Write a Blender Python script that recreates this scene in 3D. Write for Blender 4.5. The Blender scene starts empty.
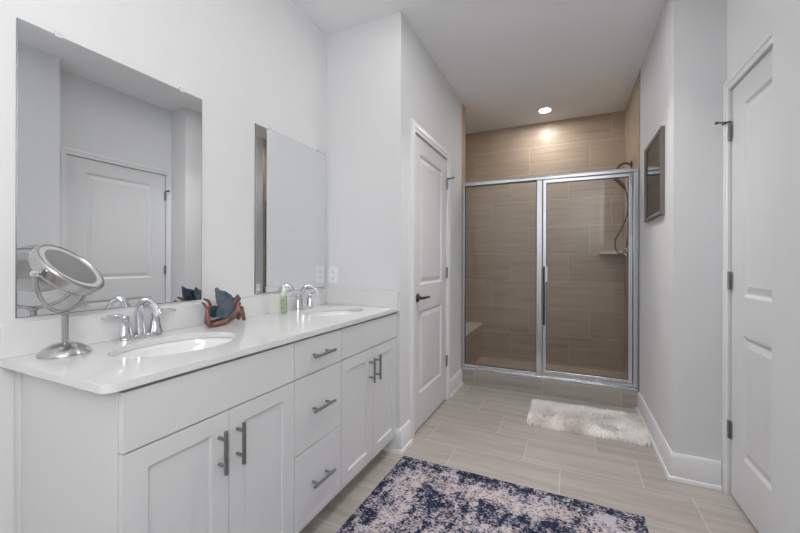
import bpy, bmesh, math, random
from mathutils import Vector, Matrix, noise
random.seed(7)
PI = math.pi
SC = bpy.context.scene
COL = SC.collection

# ------------------------------------------------------------------ camera
CAM_H, FOC, YAW, ROLL, HORIZON = 1.1733, 364.69, math.atan2(168.5, 364.69), 0.0029, 261.96
cam = bpy.data.objects.new('camera', bpy.data.cameras.new('camera'))
COL.objects.link(cam)
cam.data.sensor_width = 36.0
cam.data.lens = FOC / 800 * 36.0
cam.data.shift_y = -(266.5 - HORIZON) / 800
cam.data.clip_start = 0.02
_d = Vector((-math.sin(YAW), math.cos(YAW), 0)); _r = Vector((math.cos(YAW), math.sin(YAW), 0)); _u = Vector((0, 0, 1))
_right = (_r + _u * ROLL).normalized(); _up = (_u - _r * ROLL).normalized()
_m = Matrix((_right, _up, -_d)).transposed().to_4x4()
_m.translation = Vector((0, 0, CAM_H))
cam.matrix_world = _m
SC.camera = cam

# ------------------------------------------------------------------ world, exposure
SC.view_settings.view_transform = 'Standard'
SC.view_settings.look = 'None'
SC.view_settings.gamma = 1.0
SC.view_settings.use_curve_mapping = False
SC.view_settings.exposure = 0.25
world = bpy.data.worlds.new('daylight'); SC.world = world
world.use_nodes = True
world.node_tree.nodes['Background'].inputs[0].default_value = (1.0, 0.985, 0.96, 1)
world.node_tree.nodes['Background'].inputs[1].default_value = 8.5
FILL_L, SHOWER_L, VANITY_L = 40.0, 205.0, 24.0      # radiance of the lenses
HALL_W = 6.0
# unseen high opening added behind the camera, to brighten ceiling and upper walls
pl = bpy.data.lights.new('fill_opening_portal', 'AREA'); pl.shape = 'RECTANGLE'; pl.size = 1.05; pl.size_y = 1.1
pl.cycles.is_portal = True
po = bpy.data.objects.new('fill_opening_portal', pl); COL.objects.link(po)
po.location = (0.60, -0.62, 2.05); po.rotation_euler = (PI / 2, 0, PI / 2)

# ------------------------------------------------------------------ materials
def lin(c):
    return tuple(((x / 255) / 12.92 if x / 255 <= 0.04045 else ((x / 255 + 0.055) / 1.055) ** 2.4) for x in c) + (1,)

class NT:
    def __init__(s, name):
        s.m = bpy.data.materials.new(name); s.m.use_nodes = True
        s.t = s.m.node_tree; s.bsdf = s.t.nodes['Principled BSDF']; s.out = s.t.nodes['Material Output']
    def n(s, kind, **kw):
        o = s.t.nodes.new(kind)
        for k, v in kw.items(): setattr(o, k, v)
        return o
    def l(s, a, b): s.t.links.new(a, b)
    def _in(s, sock, v):
        if isinstance(v, (int, float)): sock.default_value = v
        elif isinstance(v, tuple): sock.default_value = v
        else: s.l(v, sock)
    def math(s, op, a, b=None, c=None, clamp=False):
        o = s.n('ShaderNodeMath', operation=op); o.use_clamp = clamp
        s._in(o.inputs[0], a)
        if b is not None: s._in(o.inputs[1], b)
        if c is not None: s._in(o.inputs[2], c)
        return o.outputs[0]
    def mix(s, f, a, b, blend='MIX'):
        o = s.n('ShaderNodeMix', data_type='RGBA', blend_type=blend)
        s._in(o.inputs[0], f); s._in(o.inputs[6], a); s._in(o.inputs[7], b)
        return o.outputs[2]
    def noise(s, vec, scale, detail=4, rough=0.55, dist=0.0):
        o = s.n('ShaderNodeTexNoise'); s.l(vec, o.inputs['Vector'])
        o.inputs['Scale'].default_value = scale; o.inputs['Detail'].default_value = detail
        o.inputs['Roughness'].default_value = rough; o.inputs['Distortion'].default_value = dist
        return o.outputs[0]
    def comb(s, x, y, z=0.0):
        o = s.n('ShaderNodeCombineXYZ')
        for i, v in enumerate((x, y, z)): s._in(o.inputs[i], v)
        return o.outputs[0]
    def pos(s, kind='world'):
        if kind == 'world': o = s.n('ShaderNodeNewGeometry').outputs['Position']
        else: o = s.n('ShaderNodeTexCoord').outputs['Object']
        x = s.n('ShaderNodeSeparateXYZ'); s.l(o, x.inputs[0])
        return o, x.outputs
    def smooth(s, v, a, b):
        o = s.n('ShaderNodeMapRange'); o.interpolation_type = 'SMOOTHSTEP'
        s._in(o.inputs[0], v); o.inputs[1].default_value = a; o.inputs[2].default_value = b
        return o.outputs[0]
    def ramp(s, v, stops):
        o = s.n('ShaderNodeValToRGB'); s._in(o.inputs[0], v)
        e = o.color_ramp.elements
        while len(e) < len(stops): e.new(0.5)
        for el, (p, c) in zip(e, stops): el.position = p; el.color = c
        return o.outputs[0]
    def bump(s, h, strength=0.2, dist=0.002):
        o = s.n('ShaderNodeBump'); s.l(h, o.inputs['Height'])
        o.inputs['Strength'].default_value = strength; o.inputs['Distance'].default_value = dist
        s.l(o.outputs[0], s.bsdf.inputs['Normal'])

def pmat(name, rgb, rough=0.5, metal=0.0, bump=None, coat=0.0, spec=0.5, vary=0.02, trans=0.0, sss=0.0):
    t = NT(name); b = t.bsdf
    p, _ = t.pos('object')
    n = t.noise(p, 6.0, 3)
    c = lin(rgb)
    lo = tuple(x * (1 - vary) for x in c[:3]) + (1,); hi = tuple(min(1, x * (1 + vary)) for x in c[:3]) + (1,)
    t.l(t.mix(n, lo, hi), b.inputs['Base Color'])
    b.inputs['Roughness'].default_value = rough; b.inputs['Metallic'].default_value = metal
    b.inputs['Coat Weight'].default_value = coat; b.inputs['Specular IOR Level'].default_value = spec
    b.inputs['Transmission Weight'].default_value = trans
    b.inputs['Subsurface Weight'].default_value = sss
    if bump:
        t.bump(t.noise(p, bump[0], 3), bump[1], bump[2])
    return t.m

def tile_mat(name, ua, va, u0, v0, w, h, shift, stops, grout, gw=0.003, rough=0.4, su=2.0, sv=26.0, vary=0.16, bump=0.35):
    t = NT(name)
    _, xyz = t.pos('world')
    U, V = xyz[ua], xyz[va]
    r = t.math('DIVIDE', t.math('SUBTRACT', V, v0), h)
    row = t.math('FLOOR', r); fr = t.math('FRACT', r)
    dv = t.math('MULTIPLY', t.math('MINIMUM', fr, t.math('SUBTRACT', 1.0, fr)), h)
    c = t.math('DIVIDE', t.math('SUBTRACT', t.math('SUBTRACT', U, u0), t.math('MULTIPLY', row, shift)), w)
    colm = t.math('FLOOR', c); fc = t.math('FRACT', c)
    du = t.math('MULTIPLY', t.math('MINIMUM', fc, t.math('SUBTRACT', 1.0, fc)), w)
    d = t.math('MINIMUM', du, dv)
    g = t.smooth(d, gw * 0.35, gw * 0.65)
    wn = t.n('ShaderNodeTexWhiteNoise', noise_dimensions='2D'); t.l(t.comb(row, colm), wn.inputs[0])
    rnd = wn.outputs[0]
    vec = t.comb(t.math('ADD', t.math('MULTIPLY', U, su), t.math('MULTIPLY', rnd, 37.0)),
                 t.math('ADD', t.math('MULTIPLY', V, sv), t.math('MULTIPLY', rnd, 91.0)), 0.0)
    n1 = t.noise(vec, 1.0, 5, 0.6, 0.35)
    vec2 = t.comb(t.math('MULTIPLY', U, su * 3), t.math('ADD', t.math('MULTIPLY', V, sv * 5), t.math('MULTIPLY', rnd, 55.0)), 0.0)
    n2 = t.noise(vec2, 1.0, 3)
    s = t.math('ADD', t.math('MULTIPLY', n1, 0.75), t.math('MULTIPLY', n2, 0.25))
    s = t.math('ADD', s, t.math('MULTIPLY', t.math('SUBTRACT', rnd, 0.5), vary))
    col = t.ramp(s, stops)
    col = t.mix(g, grout, col)
    t.l(col, t.bsdf.inputs['Base Color'])
    t.bsdf.inputs['Roughness'].default_value = rough
    t.bump(t.math('ADD', g, t.math('MULTIPLY', n2, 0.06)), bump, 0.0015)
    return t.m

M = {}
M['wall'] = pmat('white_wall_paint', (226, 227, 229), 0.75, bump=(220, 0.05, 0.001), vary=0.008)
M['ceiling'] = pmat('white_ceiling_paint', (246, 247, 249), 0.9, bump=(300, 0.06, 0.001), vary=0.008)
M['trim'] = pmat('white_semi_gloss_trim', (232, 233, 235), 0.35, vary=0.006)
M['door'] = pmat('white_door_paint', (224, 225, 227), 0.38, bump=(90, 0.02, 0.001), vary=0.006)
M['cabinet'] = pmat('white_cabinet_paint', (219, 220, 222), 0.4, vary=0.006)
M['cabinet_in'] = pmat('cabinet_interior_board', (190, 184, 174), 0.7)
M['quartz'] = pmat('white_quartz', (226, 226, 227), 0.12, vary=0.015)
M['ceramic'] = pmat('white_glazed_ceramic', (240, 240, 241), 0.08, coat=0.3, vary=0.003)
M['chrome'] = pmat('polished_chrome', (222, 224, 228), 0.07, 1.0, vary=0.01)
M['alu'] = pmat('bright_aluminium', (214, 217, 222), 0.2, 1.0, vary=0.02)
M['nickel'] = pmat('brushed_nickel', (150, 151, 153), 0.32, 1.0, vary=0.04)
M['satin'] = pmat('satin_steel', (188, 188, 188), 0.27, 1.0, vary=0.04)
M['dark_metal'] = pmat('dark_pewter', (96, 96, 98), 0.35, 1.0, vary=0.05)
M['bronze_nickel'] = pmat('aged_nickel_shower', (112, 98, 84), 0.28, 1.0, vary=0.05)
M['mirror'] = pmat('silvered_mirror', (238, 240, 241), 0.0, 1.0, vary=0.0)
M['mirror_edge'] = pmat('polished_mirror_edge', (130, 136, 136), 0.25, 0.4)
M['clear_plastic'] = pmat('clear_plastic', (244, 245, 246), 0.25, trans=0.2)
M['white_plastic'] = pmat('white_plastic', (238, 239, 240), 0.35)
M['frost'] = pmat('frosted_ring', (200, 202, 204), 0.4)
M['mat_back'] = pmat('beige_woven_backing', (176, 166, 154), 0.9)
M['dark'] = pmat('dark_slot', (40, 40, 42), 0.6)
M['rubber'] = pmat('grey_rubber', (90, 90, 92), 0.7)
M['marble'] = pmat('cream_marble', (246, 241, 232), 0.2, vary=0.05)
M['pan'] = pmat('tan_shower_pan', (214, 196, 172), 0.5, bump=(60, 0.1, 0.001), vary=0.06)
M['toe'] = pmat('white_toe_kick', (205, 205, 206), 0.6)
M['frame'] = pmat('grey_brown_frame_wood', (114, 109, 103), 0.45, vary=0.25, bump=(60, 0.1, 0.001))

def glass_mat(name, tint, ior=1.45, haze=0.0):
    t = NT(name); nt = t.t
    nt.nodes.remove(t.bsdf)
    tr = t.n('ShaderNodeBsdfTransparent'); tr.inputs[0].default_value = tint
    gl = t.n('ShaderNodeBsdfGlossy'); gl.inputs['Roughness'].default_value = 0.0
    fr = t.n('ShaderNodeFresnel'); fr.inputs[0].default_value = ior
    mx = t.n('ShaderNodeMixShader'); t.l(fr.outputs[0], mx.inputs[0]); t.l(tr.outputs[0], mx.inputs[1]); t.l(gl.outputs[0], mx.inputs[2])
    last = mx.outputs[0]
    if haze:
        df = t.n('ShaderNodeBsdfDiffuse'); df.inputs[0].default_value = (0.75, 0.75, 0.75, 1)
        p, _ = t.pos('world')
        m2 = t.n('ShaderNodeMixShader')
        t.l(t.math('MULTIPLY', t.noise(p, 3.0, 4), haze * 2), m2.inputs[0]); t.l(last, m2.inputs[1]); t.l(df.outputs[0], m2.inputs[2])
        last = m2.outputs[0]
    t.l(last, t.out.inputs[0])
    return t.m
M['shower_glass'] = glass_mat('clear_shower_glass', (0.975, 0.98, 0.978, 1), 1.42, 0.02)
M['picture_glass'] = glass_mat('picture_glass', (0.97, 0.97, 0.97, 1), 1.5)

def emit_mat(name, rgb, strength):
    t = NT(name)
    p, _ = t.pos('object')
    t.l(t.mix(t.noise(p, 4.0), rgb, rgb), t.bsdf.inputs['Emission Color'])
    t.bsdf.inputs['Base Color'].default_value = (0.9, 0.9, 0.9, 1)
    t.bsdf.inputs['Emission Strength'].default_value = strength
    return t.m

TAN = [(0.25, lin((164, 144, 123))), (0.45, lin((183, 165, 145))), (0.6, lin((193, 175, 156))), (0.8, lin((202, 186, 168)))]
GREIGE = [(0.28, lin((150, 144, 138))), (0.43, lin((172, 165, 158))), (0.58, lin((184, 178, 171))), (0.8, lin((194, 188, 182)))]
TW, TH = 0.603, 0.298
M['tile_x'] = tile_mat('tan_wood_look_wall_tile_across', 0, 2, -0.803, 2.456, TW, TH, 0.201, TAN, lin((212, 199, 182)), 0.0040, 0.35, 1.3, 16.0, 0.12)
M['tile_y'] = tile_mat('tan_wood_look_wall_tile_along', 1, 2, 3.70, 2.456, TW, TH, 0.201, TAN, lin((212, 199, 182)), 0.0040, 0.35, 1.3, 16.0, 0.12)
M['floor'] = tile_mat('greige_wood_look_floor_tile', 0, 1, -0.643, 1.96, TW, 0.3015, 0.402, GREIGE, lin((206, 201, 195)), 0.0042, 0.3, 1.3, 18.0, 0.10, 0.3)
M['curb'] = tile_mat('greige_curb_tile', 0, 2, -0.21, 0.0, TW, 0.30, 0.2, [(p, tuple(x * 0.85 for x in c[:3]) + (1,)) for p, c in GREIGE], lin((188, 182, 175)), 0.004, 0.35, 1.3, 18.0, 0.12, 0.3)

# ------------------------------------------------------------------ mesh helper
class MB:
    def __init__(s): s.v = []; s.f = []
    def add(s, vs, fs):
        o = len(s.v); s.v += [Vector(x) for x in vs]; s.f += [tuple(i + o for i in f) for f in fs]; return s
    def box(s, x0, x1, y0, y1, z0, z1):
        x0, x1 = min(x0, x1), max(x0, x1); y0, y1 = min(y0, y1), max(y0, y1); z0, z1 = min(z0, z1), max(z0, z1)
        return s.add([(x0, y0, z0), (x1, y0, z0), (x1, y1, z0), (x0, y1, z0), (x0, y0, z1), (x1, y0, z1), (x1, y1, z1), (x0, y1, z1)],
                     [(0, 3, 2, 1), (4, 5, 6, 7), (0, 1, 5, 4), (1, 2, 6, 5), (2, 3, 7, 6), (3, 0, 4, 7)])
    def loft(s, rings, cap0=True, cap1=True, closed=True):
        o = len(s.v); n = len(rings[0])
        for r in rings: s.v += [Vector(p) for p in r]
        for i in range(len(rings) - 1):
            for j in range(n if closed else n - 1):
                k = (j + 1) % n
                s.f.append((o + i * n + j, o + i * n + k, o + (i + 1) * n + k, o + (i + 1) * n + j))
        if cap0: s.f.append(tuple(o + j for j in reversed(range(n))))
        if cap1: s.f.append(tuple(o + (len(rings) - 1) * n + j for j in range(n)))
        return s
    def tube(s, pts, rad, seg=12, squash=None):
        pts = [Vector(p) for p in pts]; n = len(pts)
        rads = rad if isinstance(rad, (list, tuple)) else [rad] * n
        T = []
        for i in range(n):
            a = pts[max(0, i - 1)]; b = pts[min(n - 1, i + 1)]; T.append((b - a).normalized())
        ref = Vector((0, 0, 1)) if abs(T[0].z) < 0.9 else Vector((1, 0, 0))
        N = (ref - T[0] * ref.dot(T[0])).normalized(); rings = []
        for i in range(n):
            N = (N - T[i] * N.dot(T[i])).normalized(); B = T[i].cross(N)
            q = squash if squash else 1.0
            rings.append([pts[i] + N * (math.cos(2 * PI * j / seg) * rads[i] * q) + B * (math.sin(2 * PI * j / seg) * rads[i]) for j in range(seg)])
        return s.loft(rings)
    def lathe(s, prof, c=(0, 0, 0), ax=(0, 0, 1), seg=32, sx=1.0, sy=1.0, hollow=False):
        if hollow: prof = prof + prof[:1]
        ax = Vector(ax).normalized(); ref = Vector((1, 0, 0)) if abs(ax.x) < 0.9 else Vector((0, 1, 0))
        X = (ref - ax * ref.dot(ax)).normalized(); Y = ax.cross(X); c = Vector(c)
        rings = [[c + ax * h + X * (max(r, 1e-5) * sx * math.cos(2 * PI * j / seg)) + Y * (max(r, 1e-5) * sy * math.sin(2 * PI * j / seg)) for j in range(seg)] for r, h in prof]
        return s.loft(rings, prof[0][0] > 1e-4 and not hollow, prof[-1][0] > 1e-4 and not hollow)
    def cyl(s, a, b, r, seg=16): return s.tube([a, b], r, seg)
    def build(s, name, mat, parent=None, bevel=0.0, smooth=None, origin=None, local=False, seg=2, sub=0):
        if parent is not None: o = Vector((0, 0, 0)) if local else world_loc(parent)
        elif origin is not None: o = Vector(origin)
        else:
            xs = [p.x for p in s.v]; ys = [p.y for p in s.v]; zs = [p.z for p in s.v]
            o = Vector(((min(xs) + max(xs)) / 2, (min(ys) + max(ys)) / 2, min(zs)))
        me = bpy.data.meshes.new(name)
        me.from_pydata([tuple(p - o) for p in s.v], [], s.f)
        bm = bmesh.new(); bm.from_mesh(me)
        bmesh.ops.remove_doubles(bm, verts=bm.verts, dist=1e-6)
        bmesh.ops.recalc_face_normals(bm, faces=bm.faces)
        bm.to_mesh(me); bm.free()
        if smooth is not None:
            me.shade_smooth(); me.set_sharp_from_angle(angle=math.radians(smooth))
        ob = bpy.data.objects.new(name, me); COL.objects.link(ob)
        me.materials.append(mat)
        if parent is not None: ob.parent = parent
        else: ob.location = o
        if bevel:
            b = ob.modifiers.new('bevel', 'BEVEL'); b.width = bevel; b.segments = seg; b.limit_method = 'ANGLE'; b.angle_limit = math.radians(40)
            b.harden_normals = False
        if sub:
            b = ob.modifiers.new('subsurf', 'SUBSURF'); b.levels = sub; b.render_levels = sub
        return ob

def world_loc(o):
    v = Vector(o.location)
    while o.parent is not None: o = o.parent; v = v + Vector(o.location)
    return v

def thing(name, label, cat, loc, group=None):
    o = bpy.data.objects.new(name, None); COL.objects.link(o); o.location = loc
    o.empty_display_size = 0.05
    o['label'] = label; o['category'] = cat
    if group: o['group'] = group
    return o
def tag(o, label, cat, group=None):
    o['label'] = label; o['category'] = cat
    if group: o['group'] = group
    return o
def struct(o, label=None, cat=None):
    o['kind'] = 'structure'
    if label: o['label'] = label
    if cat: o['category'] = cat
    return o
def plabel(o, label): o['label'] = label; return o
def arc(c, a, b, r, t0, t1, n):
    c, a, b = Vector(c), Vector(a), Vector(b)
    return [c + a * (r * math.cos(t0 + (t1 - t0) * i / n)) + b * (r * math.sin(t0 + (t1 - t0) * i / n)) for i in range(n + 1)]
def spline(pts, n=8):
    pts = [Vector(p) for p in pts]; out = []
    P = [pts[0] * 2 - pts[1]] + pts + [pts[-1] * 2 - pts[-2]]
    for i in range(1, len(P) - 2):
        for k in range(n):
            t = k / n
            a, b, c, d = P[i - 1], P[i], P[i + 1], P[i + 2]
            out.append(0.5 * ((2 * b) + (c - a) * t + (2 * a - 5 * b + 4 * c - d) * t * t + (3 * b - a - 3 * c + d) * t ** 3))
    out.append(pts[-1]); return out

# ------------------------------------------------------------------ the setting
XL, XC, XR, XA, XN = -1.4985, -0.943, 0.517, 0.742, 0.545
YW, YA, YS, YB, YREAR, YN = 2.046, 2.424, 3.456, 4.33, -1.2, 1.437
ZC = 2.72
XSL = -1.26                        # shower's left wall
ob = MB().box(-1.62, 1.0, -1.35, 4.45, -0.06, 0).build('floor', M['floor'])
struct(ob, 'greige wood-look tiled bathroom floor', 'floor')
ob = MB().box(-1.62, 1.0, -1.35, 4.45, ZC, ZC + 0.06).build('ceiling', M['ceiling'])
struct(ob, 'flat white painted ceiling', 'ceiling')
ob = MB().box(-1.62, XL, -1.35, YW + 0.12, 0, ZC).build('wall_left', M['wall']); struct(ob, 'white wall behind the double vanity', 'wall')
ob = MB().box(XL, XC, YW, YW + 0.12, 0, ZC).build('wall_end', M['wall']); struct(ob, 'white wing wall at the far end of the vanity', 'wall')
CD0, CD1, DTOP = 2.262, 2.990, 2.048          # closet door opening
m = MB()
m.box(XC - 0.12, XC, YW + 0.12, CD0, 0, ZC); m.box(XC - 0.12, XC, CD1, YS, 0, ZC); m.box(XC - 0.12, XC, CD0, CD1, DTOP, ZC)
m.box(XC - 0.16, XC - 0.122, CD0 - 0.1, CD1 + 0.1, 0, DTOP + 0.1)
struct(m.build('wall_closet', M['wall']), 'white wall with the closet door', 'wall')
m = MB().box(XR, XA + 0.14, YA, YS, 0, ZC); struct(m.build('wall_right', M['wall']), 'white wall with the framed picture, beside the shower', 'wall')
AD0, AD1 = 1.558, 2.370
m = MB()
m.box(XA, XA + 0.12, YN, AD0, 0, ZC); m.box(XA, XA + 0.12, AD1, YA, 0, ZC); m.box(XA, XA + 0.12, AD0, AD1, DTOP, ZC)
m.box(XA + 0.122, XA + 0.16, AD0 - 0.1, AD1 + 0.05, 0, DTOP + 0.1)
struct(m.build('wall_alcove', M['wall']), 'white recessed wall around the right door', 'wall')
m = MB(); m.box(XN, XA + 0.14, -0.08, YN, 0, ZC); m.box(XN, XN + 0.12, -1.35, -1.16, 0, ZC); m.box(XN, XN + 0.12, -1.16, -0.08, 2.62, ZC); m.box(XN, XN + 0.12, -1.16, -0.08, 0, 1.48)  # gap behind the camera is an added opening for fill light
struct(m.build('wall_near', M['wall']), 'near white wall at the right edge of the view', 'wall')
m = MB()
m.box(XL, XN, YREAR - 0.12, YREAR, 0, ZC)
struct(m.build('wall_rear', M['wall']))
# shower shell
m = MB().box(XSL - 0.12, XR + 0.2, YB, YB + 0.12, 0, ZC); struct(m.build('wall_shower_back', M['tile_x']), 'tan wood-look tiled back wall of the shower', 'wall')
m = MB().box(XR, XR + 0.2, YS, YB, 0, ZC); struct(m.build('wall_shower_right', M['tile_y']), 'tan tiled right wall of the shower', 'wall')
m = MB().box(XSL - 0.12, XSL, YS, YB, 0, ZC); struct(m.build('wall_shower_left', M['tile_y']))
m = MB().box(XSL, XC, YS, 3.60, 0, ZC); struct(m.build('wall_shower_return', M['tile_y']), 'narrow tan tiled return at the left of the shower opening', 'wall')
m = MB().box(XSL, XR, 3.585, YB, 0, 0.055); struct(m.build('floor_shower', M['pan']), 'tan shower floor behind the curb', 'floor')
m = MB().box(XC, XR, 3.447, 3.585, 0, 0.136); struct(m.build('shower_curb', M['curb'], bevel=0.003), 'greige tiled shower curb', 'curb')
m = MB().box(XR - 0.004, XR + 0.004, YS - 0.006, YS + 0.004, 0.136, ZC); struct(m.build('trim_1', M['nickel']), 'thin metal edge where wall paint meets shower tile', 'trim')

def baseboard(name, pts, side, label=None, h=0.142, t=0.014):
    """profile swept along a floor path with mitred corners; side = +1 when the room is on the left of the path"""
    prof = [(0, 0), (t + 0.013, 0), (t + 0.013, 0.006), (t + 0.008, 0.017), (t, 0.019), (t, h - 0.014), (t - 0.004, h - 0.007), (t - 0.007, h), (0, h)]
    P = [Vector((p[0], p[1], 0)) for p in pts]; rings = []
    N = []
    for i in range(len(P) - 1):
        d = (P[i + 1] - P[i]).normalized(); N.append(Vector((-d.y, d.x, 0)) * side)
    for i, p in enumerate(P):
        a = N[max(0, i - 1)]; b = N[min(len(N) - 1, i)]
        n = (a + b); n = n / max(1e-6, n.dot(a))
        rings.append([p + n * d + Vector((0, 0, z)) for d, z in prof])
    return struct(MB().loft(rings).build(name, M['trim'], smooth=30), label, 'baseboard' if label else None)
baseboard('baseboard_end', [(-1.05, YW), (XC, YW), (XC, CD0 - 0.068)], -1, 'white baseboard wrapping the wing wall corner')
baseboard('baseboard_closet', [(XC, CD1 + 0.068), (XC, 3.447)], -1, 'white baseboard between closet door and shower curb')
baseboard('baseboard_right', [(XR, 3.447), (XR, YA), (XA - 0.02, YA)], -1, 'white baseboard under the picture and round the corner')
baseboard('baseboard_near', [(XN, YN), (XN, -0.08)], -1)
baseboard('baseboard_left', [(XL, YREAR), (XL, 0.50)], -1)

def casing(x, nx, y0, y1, top, w=0.066, t=0.018):
    """door casing on a wall of constant x whose face looks towards nx; mitred stepped profile"""
    m = MB(); prof = [(0.0, 0.0), (0.0, 0.010), (0.008, 0.013), (0.02, 0.013), (0.026, t), (w - 0.01, t), (w, t - 0.005), (w, 0.0)]
    def P(path):
        m.loft([[(x + nx * d, y, z) for (y, z, d) in ring] for ring in path])
    rings = []
    for cy, cz, sy, sz in ((y0, 0, -1, 0), (y0, top, -1, 1), (y1, top, 1, 1), (y1, 0, 1, 0)):
        rings.append([(cy + sy * o, cz + sz * o, d) for o, d in prof])
    P(rings)
    return m

def panel_face(m, w, h, panels, steps, T):
    """front sheet in the u,v plane at depth 0 with stepped panels; T maps (u,v,d) to world"""
    us = sorted({0, w} | {p[0] for p in panels} | {p[1] for p in panels}); vs = sorted({0, h} | {p[2] for p in panels} | {p[3] for p in panels})
    for i in range(len(us) - 1):
        for j in range(len(vs) - 1):
            cu, cv = (us[i] + us[i + 1]) / 2, (vs[j] + vs[j + 1]) / 2
            if any(p[0] < cu < p[1] and p[2] < cv < p[3] for p in panels): continue
            m.add([T(us[i], vs[j], 0), T(us[i + 1], vs[j], 0), T(us[i + 1], vs[j + 1], 0), T(us[i], vs[j + 1], 0)], [(0, 1, 2, 3)])
    for p in panels:
        prev = None
        for ins, d in [(0, 0)] + steps:
            ring = [T(p[0] + ins, p[2] + ins, d), T(p[1] - ins, p[2] + ins, d), T(p[1] - ins, p[3] - ins, d), T(p[0] + ins, p[3] - ins, d)]
            if prev:
                for k in range(4): m.add([prev[k], prev[(k + 1) % 4], ring[(k + 1) % 4], ring[k]], [(0, 1, 2, 3)])
            prev = ring
        m.add(prev, [(0, 1, 2, 3)])
def slab(w, h, th, panels, steps, T):
    m = MB(); panel_face(m, w, h, panels, steps, T)
    c = [(0, 0), (w, 0), (w, h), (0, h)]
    for k in range(4):
        a, b = c[k], c[(k + 1) % 4]
        m.add([T(a[0], a[1], 0), T(b[0], b[1], 0), T(b[0], b[1], th), T(a[0], a[1], th)], [(0, 1, 2, 3)])
    m.add([T(*q, th) for q in c], [(0, 1, 2, 3)])
    return m
MOULD = [(0.004, 0.001), (0.016, 0.010), (0.024, 0.010), (0.052, 0.003)]

def hinge(parent, x, y, z, nx, stop, sy):
    m = MB()
    m.cyl((x + nx * 0.006, y, z - 0.045), (x + nx * 0.006, y, z + 0.045), 0.0065, 12)
    for k in (-1, 0, 1): m.cyl((x + nx * 0.006, y, z + k * 0.03 - 0.002), (x + nx * 0.006, y, z + k * 0.03 + 0.002), 0.0072, 12)
    m.box(x, x + nx * 0.003, y - 0.016, y + 0.016, z - 0.044, z + 0.044)
    h = m.build('hinge', M['nickel'], parent, smooth=40)
    if stop:
        s = MB(); b = Vector((x + nx * 0.008, y, z + 0.046))
        s.lathe([(0.009, 0), (0.009, 0.006), (0.004, 0.008)], b, seg=14)
        s.cyl(b + Vector((0, 0, 0.003)), b + Vector((nx * 0.052, sy * 0.012, 0.003)), 0.004, 10)
        s.lathe([(0.007, 0), (0.008, 0.01), (0.005, 0.014)], b + Vector((nx * 0.046, sy * 0.011, 0.003)), (nx, 0, 0), 14)
        s.cyl(b + Vector((0, 0, 0.003)), b + Vector((nx * 0.018, -sy * 0.03, 0.003)), 0.0035, 10)
        ds = s.build('door_stop', M['dark_metal'], parent, smooth=40); plabel(ds, 'hinge pin door stop')
    return h

# closet door (left) : face looks +x
dw = CD1 - CD0 - 0.008
T1 = lambda u, v, d: (XC - 0.004 - d, CD0 + 0.004 + u, 0.012 + v)
door = slab(dw, DTOP - 0.016, 0.035, [(0.116, dw - 0.116, 0.235, 0.82), (0.116, dw - 0.116, 1.0, DTOP - 0.130)], MOULD, T1).build('door_1', M['door'])
struct(door, 'white two-panel closet door with lever handle, left of the shower', 'door')
for z, st in ((1.835, True), (1.085, False), (0.335, False)): hinge(door, XC, CD1 - 0.002, z, 1, st, -1)
m = MB(); hy, hz, hx = CD0 + 0.075, 0.925, XC - 0.004
m.lathe([(0.031, 0), (0.031, 0.004), (0.026, 0.010), (0.012, 0.012), (0.010, 0.045)], (hx, hy, hz), (1, 0, 0), 24)
m.tube(spline([(hx + 0.043, hy, hz), (hx + 0.052, hy + 0.02, hz + 0.002), (hx + 0.05, hy + 0.06, hz + 0.003), (hx + 0.047, hy + 0.105, hz - 0.001)], 5), 0.008, 12, 1.15)
plabel(m.build('lever_handle', M['dark_metal'], door, smooth=45), 'dark pewter lever handle')
struct(casing(XC, 1, CD0, CD1, DTOP).build('trim_2', M['trim'], smooth=25), 'white casing around the closet door', 'trim')
# alcove door (right) : face looks -x
T2 = lambda u, v, d: (XA + 0.004 + d, AD1 - 0.004 - u, 0.012 + v)
dw2 = AD1 - AD0 - 0.008
door2 = slab(dw2, DTOP - 0.016, 0.035, [(0.128, dw2 - 0.128, 0.235, 0.82), (0.128, dw2 - 0.128, 1.0, DTOP - 0.130)], MOULD, T2).build('door_2', M['door'])
struct(door2, 'white two-panel door in the recess at the right', 'door')
for z, st in ((1.835, True), (1.085, False), (0.335, False)): hinge(door2, XA, AD1 - 0.002, z, -1, st, -1)
m = MB(); hy, hx = AD0 + 0.075, XA + 0.004
m.lathe([(0.031, 0), (0.031, 0.004), (0.026, 0.010), (0.012, 0.012), (0.010, 0.045)], (hx, hy, hz), (-1, 0, 0), 24)
m.tube(spline([(hx - 0.043, hy, hz), (hx - 0.052, hy + 0.02, hz + 0.002), (hx - 0.05, hy + 0.06, hz + 0.003), (hx - 0.047, hy + 0.105, hz - 0.001)], 5), 0.008, 12, 1.15)
plabel(m.build('lever_handle', M['dark_metal'], door2, smooth=45), 'dark pewter lever handle')
struct(casing(XA, -1, AD0, AD1, DTOP, 0.052).build('trim_3', M['trim'], smooth=25), 'white casing around the right door', 'trim')

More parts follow.
